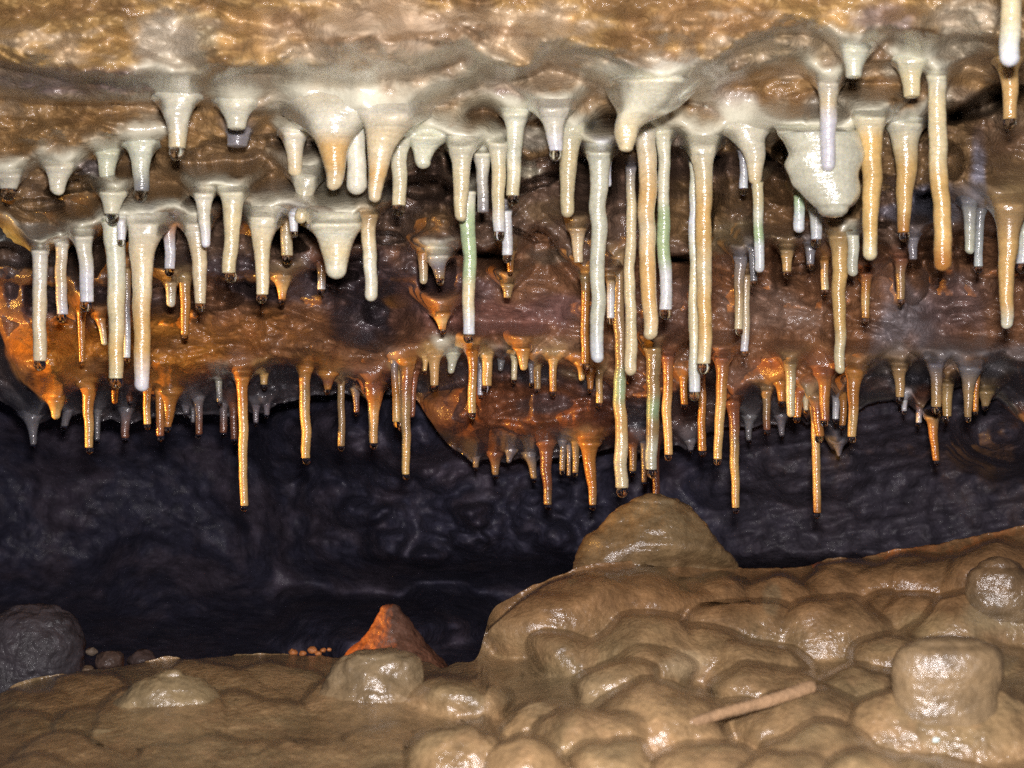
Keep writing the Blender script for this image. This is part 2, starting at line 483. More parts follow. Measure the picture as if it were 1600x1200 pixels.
# ------------------------------------------------------------------ ceiling relief
LIPS = [
    (0.80, [(-300,95),(0,100),(100,118),(220,125),(300,128),(400,108),(470,112),(530,122),(620,112),(700,95),(725,82),(760,108),(830,105),(870,82),(960,68),(1040,88),(1110,86),(1160,64),(1230,48),(1330,60),(1380,50),(1440,72),(1500,60),(1600,70),(1900,70)]),
    (0.89, [(-300,140),(0,150),(100,160),(200,158),(240,150),(300,155),(350,160),(400,172),(440,172),(500,195),(550,190),(590,190),(630,205),(660,165),(700,145),(740,130),(760,114),(800,112),(850,98),(880,110),(940,130),(960,150),(1050,165),(1075,150),(1110,140),(1130,128),(1190,108),(1260,112),(1300,122),(1340,108),(1400,95),(1440,105),(1490,95),(1540,95),(1600,100),(1900,100)]),
    (0.96, [(-300,260),(0,280),(30,270),(60,245),(90,266),(125,262),(160,230),(200,222),(235,225),(280,240),(330,222),(370,208),(400,212),(440,210),(490,220),(540,225),(600,225),(640,222),(690,192),(760,168),(820,172),(860,175),(900,182),(950,178),(1000,195),(1060,192),(1100,205),(1170,208),(1210,215),(1240,215),(1340,200),(1400,205),(1450,175),(1500,165),(1560,130),(1600,118),(1900,110)]),
    (1.03, [(-300,345),(0,350),(50,382),(100,375),(150,362),(200,345),(260,325),(300,305),(350,302),(400,325),(450,300),(500,320),(560,330),(600,290),(620,272),(650,262),(700,238),(760,232),(830,250),(880,235),(930,240),(1000,232),(1080,230),(1150,240),(1220,255),(1260,330),(1330,350),(1380,300),(1450,300),(1500,318),(1560,330),(1600,345),(1900,345)]),
    (1.11, [(-300,450),(0,440),(150,450),(260,440),(300,436),(420,440),(500,420),(560,400),(600,385),(640,388),(700,392),(750,398),(800,375),(850,360),(880,400),(920,430),(960,400),(1050,402),(1110,410),(1170,385),(1250,375),(1300,385),(1400,375),(1500,365),(1600,360),(1900,360)]),
    (1.22, [(-300,500),(0,520),(18,560),(40,600),(90,622),(125,604),(150,592),(180,598),(215,608),(270,618),(310,606),(345,588),(380,585),(430,573),(480,575),(520,592),(560,582),(600,572),(650,556),(700,550),(740,545),(780,553),(830,560),(880,572),(940,590),(970,616),(1050,620),(1110,570),(1160,598),(1200,600),(1230,572),(1290,590),(1345,590),(1385,562),(1450,562),(1520,575),(1560,560),(1600,572),(1900,600)]),
    (1.40, [(-300,600),(0,622),(50,640),(100,640),(170,650),(230,650),(300,640),(370,640),(430,628),(500,612),(550,610),(600,612),(650,618),(675,655),(700,690),(750,708),(830,705),(900,708),(950,695),(1000,700),(1060,690),(1110,672),(1170,660),(1250,652),(1300,662),(1350,630),(1450,615),(1550,600),(1590,650),(1620,700),(1900,720)]),
]
HOLES = [  # x, y, rx, ry, tilt(deg), extra depth
    (660,292,62,17,0,.22),(15,398,75,17,10,.2),(118,288,45,12,-15,.10),(1228,240,20,24,30,.2),(1535,165,75,13,-22,.28),
    (838,286,55,9,-20,.14),(1075,404,36,7,0,.14),(588,488,20,18,20,.05),(60,320,40,10,0,.05),(1425,440,26,34,0,.10),
    (740,396,60,6,8,.10),(150,400,14,30,0,.10),(335,470,44,14,0,.08),(440,375,40,14,20,.10),(250,380,24,24,0,.12),
    (1325,352,55,8,0,.10),(1100,330,16,50,0,.05),(600,372,36,10,0,.10),(1250,420,30,8,-10,.07),(1470,395,40,10,0,.08),
    (520,430,40,12,0,.07),(1490,255,14,26,0,.1),(815,365,30,5,28,.07),(150,290,22,10,0,.08),
]
u = np.arange(-260, 1862, 2.2)
NB = len(LIPS)
lipy = np.array([smooth_curve(p, u) for _, p in LIPS])
for k in range(NB):
    wig = 7.0 * perlin(u / 34.0, k * 7.3, 0.5) + 4.0 * perlin(u / 11.0, k * 3.3, 1.5)
    lipy[k] += wig * (1.0 if k > 1 else 0.6)
depths = np.array([d for d, _ in LIPS])
# a rock edge sags where a stalactite hangs from it
for s in stal:
    li = np.array([np.interp(s['x0'], u, lipy[k]) for k in range(NB)])
    cand = [k for k in range(NB) if abs(li[k] - s['y0']) < 42 and abs(depths[k] - s['d']) < 0.10]
    if cand:
        k = min(cand, key=lambda q: abs(li[q] - s['y0']))
        hw = s['w0'] * .5
        side = np.where(u < s['x0'], hw + .75 * s['fL'] + 4, hw + .75 * s['fR'] + 4)
        g = np.exp(-(np.abs(u - s['x0']) / side) ** 2 * 1.1)
        want = s['y0'] + .25 * (s['fL'] + s['fR']) * .5 + 2
        lift = want - li[k]
        lipy[k] += g * (max(lift, 0) + (4 if lift > -12 else 0))
        s['band'] = k
for k in range(1, NB):
    lipy[k] = np.maximum(lipy[k], lipy[k - 1] + 7)

NR = 470
tt = np.linspace(0, 1, NR)[:, None]
bot = lipy[-1][None, :] + 5
V = -200 + (bot + 200) * tt
U = np.broadcast_to(u[None, :], V.shape)

def ceil_depth(U, V):
    D = np.full(U.shape, 0.0)
    prevd = np.full(U.shape, 0.70); prevy = np.full(U.shape, -260.0)
    out = None
    cur = None
    for k in range(NB):
        yk = np.array([np.interp(U[0], u, lipy[k])])
        dk = depths[k] + 0.012 * perlin(U / 160.0, k * 4.7, 2.0)
        f = np.clip((V - prevy) / np.maximum(yk - prevy, 4), 0, 1)
        step = (0.0, .80, .80, .72, .55, .50, .40)[k]
        base = prevd + (dk - prevd) * (step + (1 - step) * sstep(0.0, 0.6, f))
        gap = (0, .0, .01, .05, .15, .08, .06)[k]
        gm = sstep(-.12, .25, perlin(U / 70.0, k * 5.1, 4.0) + .5 * perlin(U / 25.0, k * 5.1, 9.0))
        base = base + gap * gm * np.exp(-(f / (.34 if k == 4 else .22)) ** 2)
        t = np.maximum(yk - V, 0)
        base = base + 0.016 * np.exp(-t / 5.0)                       # edge rolls back
        base = base - 0.008 * np.exp(-((t - 18) / 14.0) ** 2) * sstep(-.3, .4, perlin(U / 40., V / 30., k * 2.2))   # and bulges above it here and there
        if cur is None:
            cur = base
        else:
            m = sstep(-3.0, 5.0, V - prevy)
            cur = cur * (1 - m) + base * m
        prevd = np.broadcast_to(dk, U.shape); prevy = np.broadcast_to(yk, U.shape)
    for hx, hy, rx, ry, ang, ex in HOLES:
        a = math.radians(ang); dx, dy = U - hx, V - hy
        p = (dx * math.cos(a) + dy * math.sin(a)) / rx; q = (-dx * math.sin(a) + dy * math.cos(a)) / ry
        wob = 0.35 * perlin(U / 17.0, V / 17.0, hx * .1)
        cur = cur + ex * (1 - sstep(0.55, 1.15, np.sqrt(p * p + q * q) + wob))
    # hollow in the orange rock
    rr = np.hypot((U - 585) / 78, (V - 492) / 62) + .28 * perlin(U / 38., V / 38., 2.2) + .1 * perlin(U / 12., V / 12., 2.2)
    cur = cur + 0.06 * (1 - sstep(0.25, 1.1, rr))
    # bulging boulders
    for bx, by, rx, ry, h in [(95,560,100,60,.05),(275,545,130,64,.05),(430,530,110,52,.035),(520,545,90,40,.03),(682,345,46,34,.05),(800,650,150,58,.10),(930,655,70,56,.04),(700,640,46,40,.02),(570,55,120,55,.03),
                              (720,40,80,45,.03),(340,60,90,50,.03),(100,215,90,32,.025),(215,200,70,30,.02),(1420,40,60,36,.03),
                              (840,55,60,40,.025),(70,560,70,50,.04),(250,560,90,40,.03),(1260,510,90,45,.025),(1400,510,80,50,.025),
                              (1150,300,60,60,.035),(1530,250,60,60,.03),(50,65,70,40,.02),(1050,45,60,30,.02),(1240,70,60,25,.02),(890,330,60,50,.02),
                              (1360,600,60,22,.06),(150,340,70,22,.03)]:
        wb = 14 * perlin(U / 45., V / 45., bx * .13); wc = 14 * perlin(U / 45., V / 45., by * .17 + 5)
        r2 = ((U + wb - bx) / rx) ** 2 + ((V + wc - by) / ry) ** 2
        cur = cur - h * np.maximum(1 - r2, 0) ** (.8 if h > .04 else 1.5) * 1.15
    return cur

D = ceil_depth(U, V)
# rock fabric is laid out over the face of the rock (not along the depth, which would draw contour rings)
bandi = np.zeros_like(U)
for k in range(NB - 1):
    bandi += sstep(-3, 5, V - lipy[k][None, :])
X, Z = (U - 800) * WPX, (600 - V) * WPX
Y = bandi * .37
fold = perlin(X * 9, Y, Z * 9)
top = 1 - sstep(90, 240, V)

def sampleD(px, py):
    ci = np.clip((px - u[0]) / 2.2, 0, len(u) - 1.001)
    c0 = int(round(ci)); col = V[:, c0]
    return float(np.interp(py, col, D[:, c0]))

def sampleDv(px, py):
    ci = np.clip((px - u[0]) / 2.2, 0, len(u) - 1.001); c0 = ci.astype(int); fc = ci - c0
    out = 0
    for c, wt in ((c0, 1 - fc), (c0 + 1, fc)):
        ri = np.clip((py + 200) / (bot[0][c] + 200) * (NR - 1), 0, NR - 1.001); r0 = ri.astype(int); fr = ri - r0
        out = out + wt * (D[r0, c] * (1 - fr) + D[r0 + 1, c] * fr)
    return out

# colours of the ceiling
def mixc(C, wgt, rgb):
    wgt = wgt[..., None]
    return C * (1 - wgt) + np.array(rgb) * wgt
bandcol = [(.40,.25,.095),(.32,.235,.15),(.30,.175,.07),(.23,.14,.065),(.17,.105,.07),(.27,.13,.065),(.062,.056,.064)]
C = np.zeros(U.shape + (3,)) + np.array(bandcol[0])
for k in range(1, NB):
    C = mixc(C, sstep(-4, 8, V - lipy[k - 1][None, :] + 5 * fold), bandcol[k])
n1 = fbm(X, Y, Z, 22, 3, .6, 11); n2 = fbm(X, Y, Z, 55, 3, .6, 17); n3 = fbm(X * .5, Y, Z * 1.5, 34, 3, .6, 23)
def patch(C, x, y, rx, ry, rgb, s=1.0, soft=.55):
    r = np.sqrt(((U - x) / rx) ** 2 + ((V - y) / ry) ** 2) + .55 * n1 + .25 * n2
    return mixc(C, s * (1 - sstep(1 - soft, 1.1, r)), rgb)
WH = (.58,.54,.40); TAN = (.42,.33,.21); MAU = (.22,.18,.19); ORA = (.46,.185,.03); DV = (.085,.062,.066)
for a in [
    (120,125,190,26,(.17,.125,.115),.9),(560,50,170,60,(.56,.43,.30),.85),(290,60,60,60,(.44,.38,.25),.7),(380,60,40,40,(.44,.26,.10),.6),  # first entry paints the shadow band beneath the upper left lip
    (740,50,100,45,(.54,.43,.31),.7),(840,50,60,50,(.50,.41,.30),.7),(260,70,50,60,(.45,.40,.32),.8),(1500,30,90,40,(.46,.42,.34),.6),(510,160,80,32,(.47,.44,.38),.8),(640,160,60,50,WH,.75),(700,140,70,30,(.45,.44,.36),.8),
    (780,120,70,16,(.42,.42,.36),.6),(800,150,90,24,(.27,.21,.18),.8),(660,220,70,30,WH,.8),(690,200,50,14,(.36,.17,.07),.8),
    (1030,120,110,45,(.50,.49,.42),.9),(1090,150,24,18,WH,.8),(1150,165,60,36,(.45,.40,.34),.8),(1210,190,80,40,WH,.8),(1290,180,60,40,(.44,.41,.33),.8),
    (1360,170,70,50,(.44,.38,.27),.8),(1420,110,60,30,(.45,.42,.32),.7),(1500,60,90,55,(.42,.37,.27),.8),(1390,35,60,34,(.34,.27,.25),.8),(1450,40,30,30,(.46,.28,.10),.6),
    (1090,35,150,40,(.30,.17,.08),.7),(1230,80,90,30,(.36,.27,.15),.7),(900,95,60,20,(.40,.26,.13),.7),(830,60,60,50,(.44,.33,.20),.7),
    (820,215,70,20,(.44,.41,.33),.7),(900,205,70,25,WH,.75),(1060,215,60,16,(.38,.30,.24),.7),(1500,160,80,25,(.34,.25,.17),.8),
    (45,365,70,20,(.44,.47,.44),.95),(245,330,50,22,(.47,.48,.44),.8),(140,262,24,14,(.30,.28,.30),.6),(580,310,60,30,(.40,.38,.33),.7),(440,310,60,30,(.42,.40,.34),.6),(490,215,60,16,(.40,.36,.3),.6),
    (820,268,40,14,WH,.8),(840,330,60,26,(.22,.14,.07),.7),(1090,330,90,70,(.22,.13,.05),.7),(1160,370,60,30,(.30,.24,.13),.6),(1210,320,40,50,(.24,.13,.05),.7),
    (680,345,50,36,(.25,.145,.065),.9),(690,385,50,14,(.26,.25,.26),.9),(860,400,50,16,(.24,.18,.12),.7),
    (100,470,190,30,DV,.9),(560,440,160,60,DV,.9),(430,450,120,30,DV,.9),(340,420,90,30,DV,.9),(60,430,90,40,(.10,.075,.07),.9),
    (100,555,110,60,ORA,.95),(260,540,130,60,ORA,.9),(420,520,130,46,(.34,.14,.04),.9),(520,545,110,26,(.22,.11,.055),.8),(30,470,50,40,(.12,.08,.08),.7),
    (585,490,80,70,(.07,.055,.065),.95),(640,500,40,60,(.20,.09,.05),.7),(620,470,30,12,ORA,.7),(700,460,90,34,(.18,.11,.11),.8),(780,500,120,34,(.30,.14,.11),.8),  # first entry puts the hollow's shade into the colour
    (830,545,80,22,(.36,.22,.12),.8),(920,580,60,18,(.36,.24,.13),.7),(880,480,80,30,(.22,.12,.11),.8),(1030,500,60,90,(.22,.12,.085),.8),
    (1000,600,60,40,(.20,.085,.05),.7),(1130,470,40,60,(.26,.11,.045),.7),(1200,480,90,50,(.28,.18,.13),.8),(1240,570,70,36,(.34,.145,.055),.8),(1340,500,40,60,(.30,.13,.05),.6),
    (1410,500,80,60,(.34,.31,.33),.85),(1300,560,40,40,(.30,.14,.06),.6),(1400,560,70,30,(.27,.22,.18),.7),(1490,480,60,60,(.20,.13,.12),.8),(1500,550,60,30,(.24,.21,.18),.7),(1570,560,50,24,(.26,.24,.24),.7),
    (1450,310,40,30,(.26,.27,.34),.8),(1530,260,16,60,(.30,.32,.42),.7),(1560,210,50,50,(.20,.115,.065),.8),(1590,290,40,30,(.38,.26,.12),.7),(1480,330,30,20,(.24,.25,.3),.7),(1400,330,40,16,(.22,.22,.28),.6),
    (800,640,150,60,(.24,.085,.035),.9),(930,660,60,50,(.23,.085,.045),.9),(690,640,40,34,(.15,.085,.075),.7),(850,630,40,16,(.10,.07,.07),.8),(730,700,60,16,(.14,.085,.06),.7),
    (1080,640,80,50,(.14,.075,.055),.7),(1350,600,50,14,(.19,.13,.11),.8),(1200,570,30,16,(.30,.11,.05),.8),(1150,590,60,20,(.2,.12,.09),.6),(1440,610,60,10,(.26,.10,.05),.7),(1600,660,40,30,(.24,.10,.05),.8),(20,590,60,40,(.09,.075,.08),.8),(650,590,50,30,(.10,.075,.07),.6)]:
    C = patch(C, *a)
C = mixc(C, .75 * sstep(.02, .35, n3) * top, (.19,.105,.045))  # crevice shade put into the upper ceiling's colour as dark brown blotches
C = mixc(C, .65 * sstep(.05, .35, -n3 + .4 * n1) * top, (.52,.41,.28))
C = mixc(C, .35 * sstep(.05, .4, n3) * (1 - top), (.10,.07,.06))
C = mixc(C, .30 * sstep(.1, .4, -n2), (.46,.36,.22) ) if False else C

# calcite skins: along the edges, and spreading upwards from each root
calc = np.zeros_like(U)
def skin(k, x0, x1, hgt, amt):
    global C, calc
    t = lipy[k][None, :] - V + 14 * n1 + 8 * n2
    w_ = (1 - sstep(hgt * .5, hgt * 1.3, t)) * (V < lipy[k][None, :] + 2) * sstep(x0 - 40, x0 + 30, U) * (1 - sstep(x1 - 30, x1 + 40, U))
    w_ = w_ * sstep(-.35, .15, perlin(U / 60., k * 3.1, .7)) * amt
    C = mixc(C, w_, WH); calc = np.maximum(calc, w_)
skin(1, 430, 760, 46, .9); skin(1, 930, 1330, 34, .8); skin(2, 600, 1240, 30, .85); skin(3, 420, 640, 40, .8); skin(3, 640, 960, 14, .6)
skin(2, 1220, 1500, 34, .7); skin(0, 430, 900, 22, .5); skin(3, 0, 110, 24, .9); skin(3, 200, 430, 18, .6); skin(6, 1350, 1600, 10, .3)
for s in stal:
    x, y = s['x0'], s['y0']
    ext = 0.5 * (s['fL'] + s['fR']) * .8 + 8
    h_ = np.maximum(y - V, 0)
    sx = np.where(U < x, s['w0'] * .5 + s['fL'] * .8 + 3, s['w0'] * .5 + s['fR'] * .8 + 3) + .55 * h_
    rad = np.abs(U - x) / sx + .35 * n1 + .25 * n2
    up = h_ / (ext * 1.1 + 14)
    cw = (1 - sstep(.55, 1.25, rad)) * (1 - sstep(.35, 1.2, up + .4 * n2 + .3 * n1)) * sstep(-2, 6, y + 6 - .7 * np.maximum(np.abs(U - x) - s['w0'] * .5, 0) - V)
    s['pale'] = s['cols'][0] in 'wcb'
    C = mixc(C, cw * (.9 if s['pale'] else .6), np.array(CODE[s['cols'][0]]) * (1.12 if s['pale'] else 1))
    calc = np.maximum(calc, cw * (1 if s['pale'] else .6))
lum = C.mean(-1)
calc = np.maximum(calc, .8 * sstep(.36, .44, lum))
rough_ = 1 - .8 * calc

# relief of the rock itself
n_big = nodules(X, Z, 13, 1, 1.5); n_mid = nodules(X, Z, 34, 5, 1.7); n_sm = nodules(X, Z, 90, 9, 1.5)
D = D - 0.026 * (n_big - .5) * (1 - .4 * calc)
D = D - 0.011 * (n_mid - .5) * rough_ * (1 - .35 * sstep(430, 500, V))
D = D - 0.0050 * (n_sm - .5) * rough_ * sstep(-.2, .3, fold + .1)
D = D + 0.012 * fbm(X * .45, Y, Z * 1.6 + .25 * X, 26, 4, .55, 3.0) * (1 - .6 * calc) * (1 - .75 * top)
D = D - top * (.022 * sstep(-.3, .3, perlin(X * 15, 1.2, Z * 21)) + .012 * sstep(-.3, .3, perlin(X * 34, 4.2, Z * 44)) + .004 * sstep(-.25, .25, perlin(X * 85, 6.2, Z * 100)))
rid = 1 - np.abs(perlin(X * 30 + 3 * fold, Y, Z * 95 + 18 * X)) * 2
D = D + 0.0045 * rid * (1 - top * .8) * rough_
cr = 1 - np.abs(perlin(X * 13 + 2 * fold, Y + 3, Z * 30 + 12 * X + 3)) * 6
D = D + 0.013 * np.clip(cr, 0, 1) ** 2 * sstep(-.15, .2, fold + .1) * rough_
D = D + 0.0035 * fbm(X, Y, Z, 120, 3, .6, 2.2) * rough_

# roots: the rock comes forward to meet each stalactite
for s in stal:
    x, y = s['x0'], s['y0']
    if s['y0'] < -30: continue
    ext = 0.5 * (s['fL'] + s['fR']) * .8 + 8
    d0 = sampleD(x, y - 4)
    r = 0.5 * s['w0'] * WPX * s['d']
    if abs(d0 - s['d']) < 0.05 and s['sec'] is None:
        s['d'] = d0 + 0.2 * r
    # stay in front of the rock all the way down
    ys = np.arange(y + 8, s['y1'] + 4, 4)
    mn = 9
    for q in ys:
        xc = x + (s['x1'] - x) * (q - y) / max(s['y1'] - y, 1)
        for off in (-.5, 0, .5):
            wl_ = s['w1'] + (s['w0'] - s['w1']) * .5
            px = xc + off * wl_
            ci = int(np.clip(round((px - u[0]) / 2.2), 0, len(u) - 1))
            if q < V[-1, ci]:
                mn = min(mn, sampleD(px, q))
    rr = 0.5 * s['w1'] * WPX * s['d'] if s['sec'] is None else .008
    s['d'] = min(s['d'], mn - rr - 0.003)
    h_ = np.maximum(y - V, 0)
    sx = np.where(U < x, s['w0'] * .5 + s['fL'] * .9 + 4, s['w0'] * .5 + s['fR'] * .9 + 4) + .6 * h_
    rad = np.abs(U - x) / sx
    wgt = (1 - sstep(.45, 1.45, rad)) * (1 - sstep(.40, 1.0, h_ / (ext * 1.7 + 24))) * sstep(0, 7, y + 5 - .75 * np.maximum(np.abs(U - x) - s['w0'] * .5, 0) - V)
    target = s['d'] - (min(.9 * r, .55 * s['w0'] * WPX * s['d']) if s['sec'] is None else .010) + .0004 * h_
    kf = .014
    D = D * (1 - wgt) + (np.minimum(D, target) - kf * np.log1p(np.exp(-np.abs(D - target) / kf))) * wgt

cb = blur(np.clip(calc * 1.3, 0, 1), 2.0)
D = D * (1 - cb) + blur(D, 4.5) * cb
D = D * (1 - top * .5) + blur(D, 2.0) * top * .5
# last rows fold back over the edge so that the ceiling carries on into the dark
tail = []
nx = D.shape[1]
Xc, Yc, Zc = world(U, V, D)
P = np.stack([Xc, Yc, Zc], -1)
last = P[-1].copy()
for i, (dy, dz) in enumerate([(.02, .004), (.06, .015), (.16, .03), (.4, .06), (.9, .10)]):
    row = last.copy(); row[:, 1] += dy; row[:, 2] += dz + .01 * perlin(last[:, 0] * 20, i * 3.1, .3)
    tail.append(row)
P = np.concatenate([P, np.array(tail)], 0)
Cc = np.concatenate([C, np.repeat(C[-1:], len(tail), 0)], 0)
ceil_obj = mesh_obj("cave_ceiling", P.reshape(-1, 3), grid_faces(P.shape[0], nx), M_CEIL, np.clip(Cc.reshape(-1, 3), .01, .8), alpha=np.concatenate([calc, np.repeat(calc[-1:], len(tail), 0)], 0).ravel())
ceil_obj['kind'] = 'structure'

# ------------------------------------------------------------------ back wall and the pit below it
uw = np.arange(-420, 2020, 4.0)
vw = np.arange(420, 1180, 3.2)
U2, V2 = np.meshgrid(uw, vw)
D2 = 1.95 - 0.30 * sstep(300, 700, U2) * (1 - sstep(860, 940, V2)) - .06 * sstep(1000, 1500, U2)
D2 = D2 - 0.10 * sstep(760, 640, V2)
D2 = D2 - (D2 - 1.12) * sstep(860, 1180, V2) * .92
rk = sstep(380, 470, U2) * (1 - sstep(900, 960, U2)) * sstep(640, 700, V2) * (1 - sstep(840, 900, V2))
for bx, by, rx, ry, h in [(740,805,38,22,.08),(600,850,42,30,.07),(665,870,40,22,.06),(570,800,50,26,.05),(520,690,80,50,.06),(730,845,36,24,.06),(830,800,40,40,.05),
                          (870,840,40,30,.05),(640,700,70,50,.05),(440,700,50,60,.06),(1250,740,120,50,.05),(1560,690,80,60,.10),
                          (1120,760,60,40,.04),(250,900,120,70,.05),(120,760,120,90,.04),(330,760,90,60,.04),(560,985,150,62,.20),(690,960,90,50,.16),(480,950,50,40,.06)]:
    q1 = 16 * perlin(U2 / 40., V2 / 40., bx * .11); q2 = 16 * perlin(U2 / 40., V2 / 40., by * .13 + 9)
    r2 = ((U2 + q1 - bx) / rx) ** 2 + ((V2 + q2 - by) / ry) ** 2
    D2 = D2 - h * np.maximum(1 - r2, 0) ** 1.1
A2, B2 = (U2 - 800) * WPX * 1.8, (600 - V2) * WPX * 1.8
D2 = D2 - 0.035 * (nodules(A2, B2, 5, 2, 1.3) - .5) + 0.04 * fbm(A2, .3, B2, 6, 4, .55, 3)
D2 = D2 - (0.004 + 0.030 * rk) * (nodules(A2, B2, 15, 4, 1.3) - .4) - (.001 + .009 * rk) * nodules(A2, B2, 42, 6, 1.3)
D2 = D2 + 0.014 * sstep(1000, 1200, U2) * fbm(A2 * .3, .7, B2 * 1.6 - .3 * A2, 26, 3, .6, 9)
D2 = D2 + 0.005 * fbm(A2, .9, B2, 45, 5, .6, 1)
X2, Y2, Z2 = world(U2, V2, D2)
m1 = fbm(X2, Y2, Z2, 9, 4, .6, 31); m2 = fbm(X2, Y2, Z2, 40, 3, .6, 37)
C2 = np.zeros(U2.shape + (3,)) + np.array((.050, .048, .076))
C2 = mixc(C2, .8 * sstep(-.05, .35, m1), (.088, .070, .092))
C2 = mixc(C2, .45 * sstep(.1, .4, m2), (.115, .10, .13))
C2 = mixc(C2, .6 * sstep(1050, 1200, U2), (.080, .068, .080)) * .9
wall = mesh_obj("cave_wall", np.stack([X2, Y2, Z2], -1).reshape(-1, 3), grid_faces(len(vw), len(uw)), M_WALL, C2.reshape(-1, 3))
wall['kind'] = 'structure'

# ------------------------------------------------------------------ foreground floor of muddy flowstone
SIL = [(-300,1120),(0,1084),(30,1066),(70,1056),(120,1050),(180,1042),(235,1032),(262,1024),(290,1030),(330,1027),(380,1022),(450,1022),(520,1026),(640,1030),(672,1036),
       (690,1044),(716,1034),(740,1032),(750,1018),(757,992),(764,965),(790,938),(840,912),(880,896),(910,884),(960,878),(1060,880),(1140,886),(1200,888),(1262,884),
       (1300,872),(1350,870),(1400,858),(1450,852),(1500,842),(1560,830),(1600,820),(1900,800)]
uf = np.arange(-260, 1862, 2.2)
ys = smooth_curve(SIL, uf) + 2.5 * perlin(uf / 22., .3, .7) + 1.5 * perlin(uf / 8., 2.3, .7)
ds = smooth_curve([(-300,1.0),(0,1.0),(400,1.02),(700,1.02),(745,1.04),(770,1.10),(900,1.12),(1100,1.16),(1300,1.22),(1600,1.2),(1900,1.2)], uf)
NRF = 300
tf = np.linspace(0, 1, NRF)[:, None] ** 1.0
V3 = ys[None, :] + (1330 - ys[None, :]) * tf
U3 = np.broadcast_to(uf[None, :], V3.shape)
ysm = np.convolve(np.pad(ys, 60, mode='edge'), np.hanning(121) / np.hanning(121).sum(), 'valid')
f3 = np.clip((V3 - ysm[None, :]) / (1200 - ysm[None, :]), 0, 1.6)
rt0 = sstep(680, 900, U3)
D3 = ds[None, :] + (0.70 - ds[None, :]) * f3 ** (.85 + .45 * rt0)
FB = [(40,1072,80,50,.02),(150,1052,80,50,.02),(330,1034,90,50,.02),(450,1030,80,50,.02),(720,1048,70,50,.02),(845,925,80,70,.02),(915,895,80,60,.02),(1010,893,90,60,.02),(1100,894,70,50,.02),(1215,900,66,60,.02),(1290,892,60,60,.02),(1400,874,76,70,.02),(1480,862,70,70,.02),(1565,846,84,80,.02),(1640,840,70,70,.02),(583,1050,125,90,.022),(258,1062,115,100,.02),(1480,1060,150,120,.02),(1560,905,110,100,.018), # x, y(top of the lump), rx, down, height
    (100,1145,90,60,.02),(35,1105,60,50,.015),(400,1085,90,60,.014),(330,1150,120,60,.02),(60,1180,80,60,.02),
    (720,1128,74,80,.035),(915,1098,78,120,.036),(1030,1066,96,90,.036),(968,1030,56,60,.03),(1075,1110,60,80,.02),
    (1162,928,72,90,.045),(1150,905,58,36,.02),(1300,932,80,110,.045),(1390,930,50,60,.02),(1190,1000,70,70,.03),(1260,1075,90,80,.03),(1400,985,60,60,.03),(960,1150,60,70,.03),(860,1095,70,60,.02),(1130,1095,60,60,.03),(1340,1040,70,70,.03),(1500,880,50,60,.03),
    (1335,868,66,70,.04),(1440,858,60,80,.025),(1010,955,80,80,.03),(890,985,52,56,.035),(1020,1010,60,50,.026),(1040,910,60,50,.03),(1110,898,70,40,.022),
    (870,925,70,60,.02),(800,955,50,60,.02),(950,900,60,50,.02),(1110,985,80,60,.03),(1200,1040,80,60,.02),(1290,1128,90,100,.03),(1230,1165,70,70,.022),(1560,1080,80,100,.02),
    (1440,930,60,70,.018),(600,1130,90,70,.018),(480,1150,80,60,.016),(820,1150,60,60,.018),(1380,1170,90,80,.02),(1120,1160,90,60,.02),(1500,950,80,60,.02),(200,1100,120,60,.012),(150,1190,70,40,.02)]
A3, B3 = (U3 - 800) * WPX, -(V3 - 600) * WPX * 1.5
rt = sstep(700, 850, U3)
sm = 1 - .55 * rt
D3 = D3 - (0.004 + .014 * rt) * sstep(-.5, .5, fbm(A3, .4, B3 * 1.2, 8, 2, .6)) * sstep(0, .08, f3)
D3 = D3 - (.003 + .003 * rt) * sstep(-.35, .35, perlin(A3 * 30, 2.4, B3 * 34))
D3 = D3 - 0.0012 * sstep(-.3, .3, perlin(A3 * 75, 5.4, B3 * 80))
D3 = D3 + 0.006 * fbm(A3, .3, B3 * 1.3, 20, 3, .5, 2) * sm
D3 = D3 + 0.0018 * fbm(A3, .3, B3, 150, 3, .6, 2)
wx = 38 * perlin(U3 / 80., V3 / 60., 3.1) + 2.5 * perlin(U3 / 18., V3 / 18., 6.1)
wy = 26 * perlin(U3 / 80., V3 / 60., 8.1) + 2 * perlin(U3 / 18., V3 / 18., 1.1)
base3 = D3.copy()
def baseat(px, py):
    c = int(np.clip(round((px - uf[0]) / 2.2), 0, len(uf) - 1))
    return float(np.interp(py, V3[:, c], base3[:, c]))
rl0 = np.random.RandomState(4)
lob = [(bx, ty, rx, min(dn, rx) * .95, (rl0.uniform(.65, 1.0) if rx < 100 else .3) if bx > 690 else (.42 if rx < 100 else .25)) for bx, ty, rx, dn, h in FB if h > .0]
rl = np.random.RandomState(21)
for _ in range(24):
    bx = rl.uniform(760, 1640); f_ = rl.rand()
    yb = float(np.interp(bx, uf, ys)); by = yb + 14 + f_ * (1290 - yb)
    r_ = rl.choice([22, 34, 50, 72, 95]) * rl.uniform(.8, 1.2) * (.75 + .5 * f_)
    lob.append((bx, by, r_, r_ * rl.uniform(.6, .9), rl.uniform(.35, .75)))
for _ in range(10):
    bx = rl.uniform(-160, 760); f_ = rl.rand()
    yb = float(np.interp(bx, uf, ys)); by = yb + 22 + f_ * (1290 - yb)
    r_ = rl.uniform(24, 80) * (.7 + .6 * f_)
    lob.append((bx, by, r_, r_ * rl.uniform(.4, .6), rl.uniform(.12, .25)))
kk = .0065
acc = np.exp(-(D3 - .7) / kk)
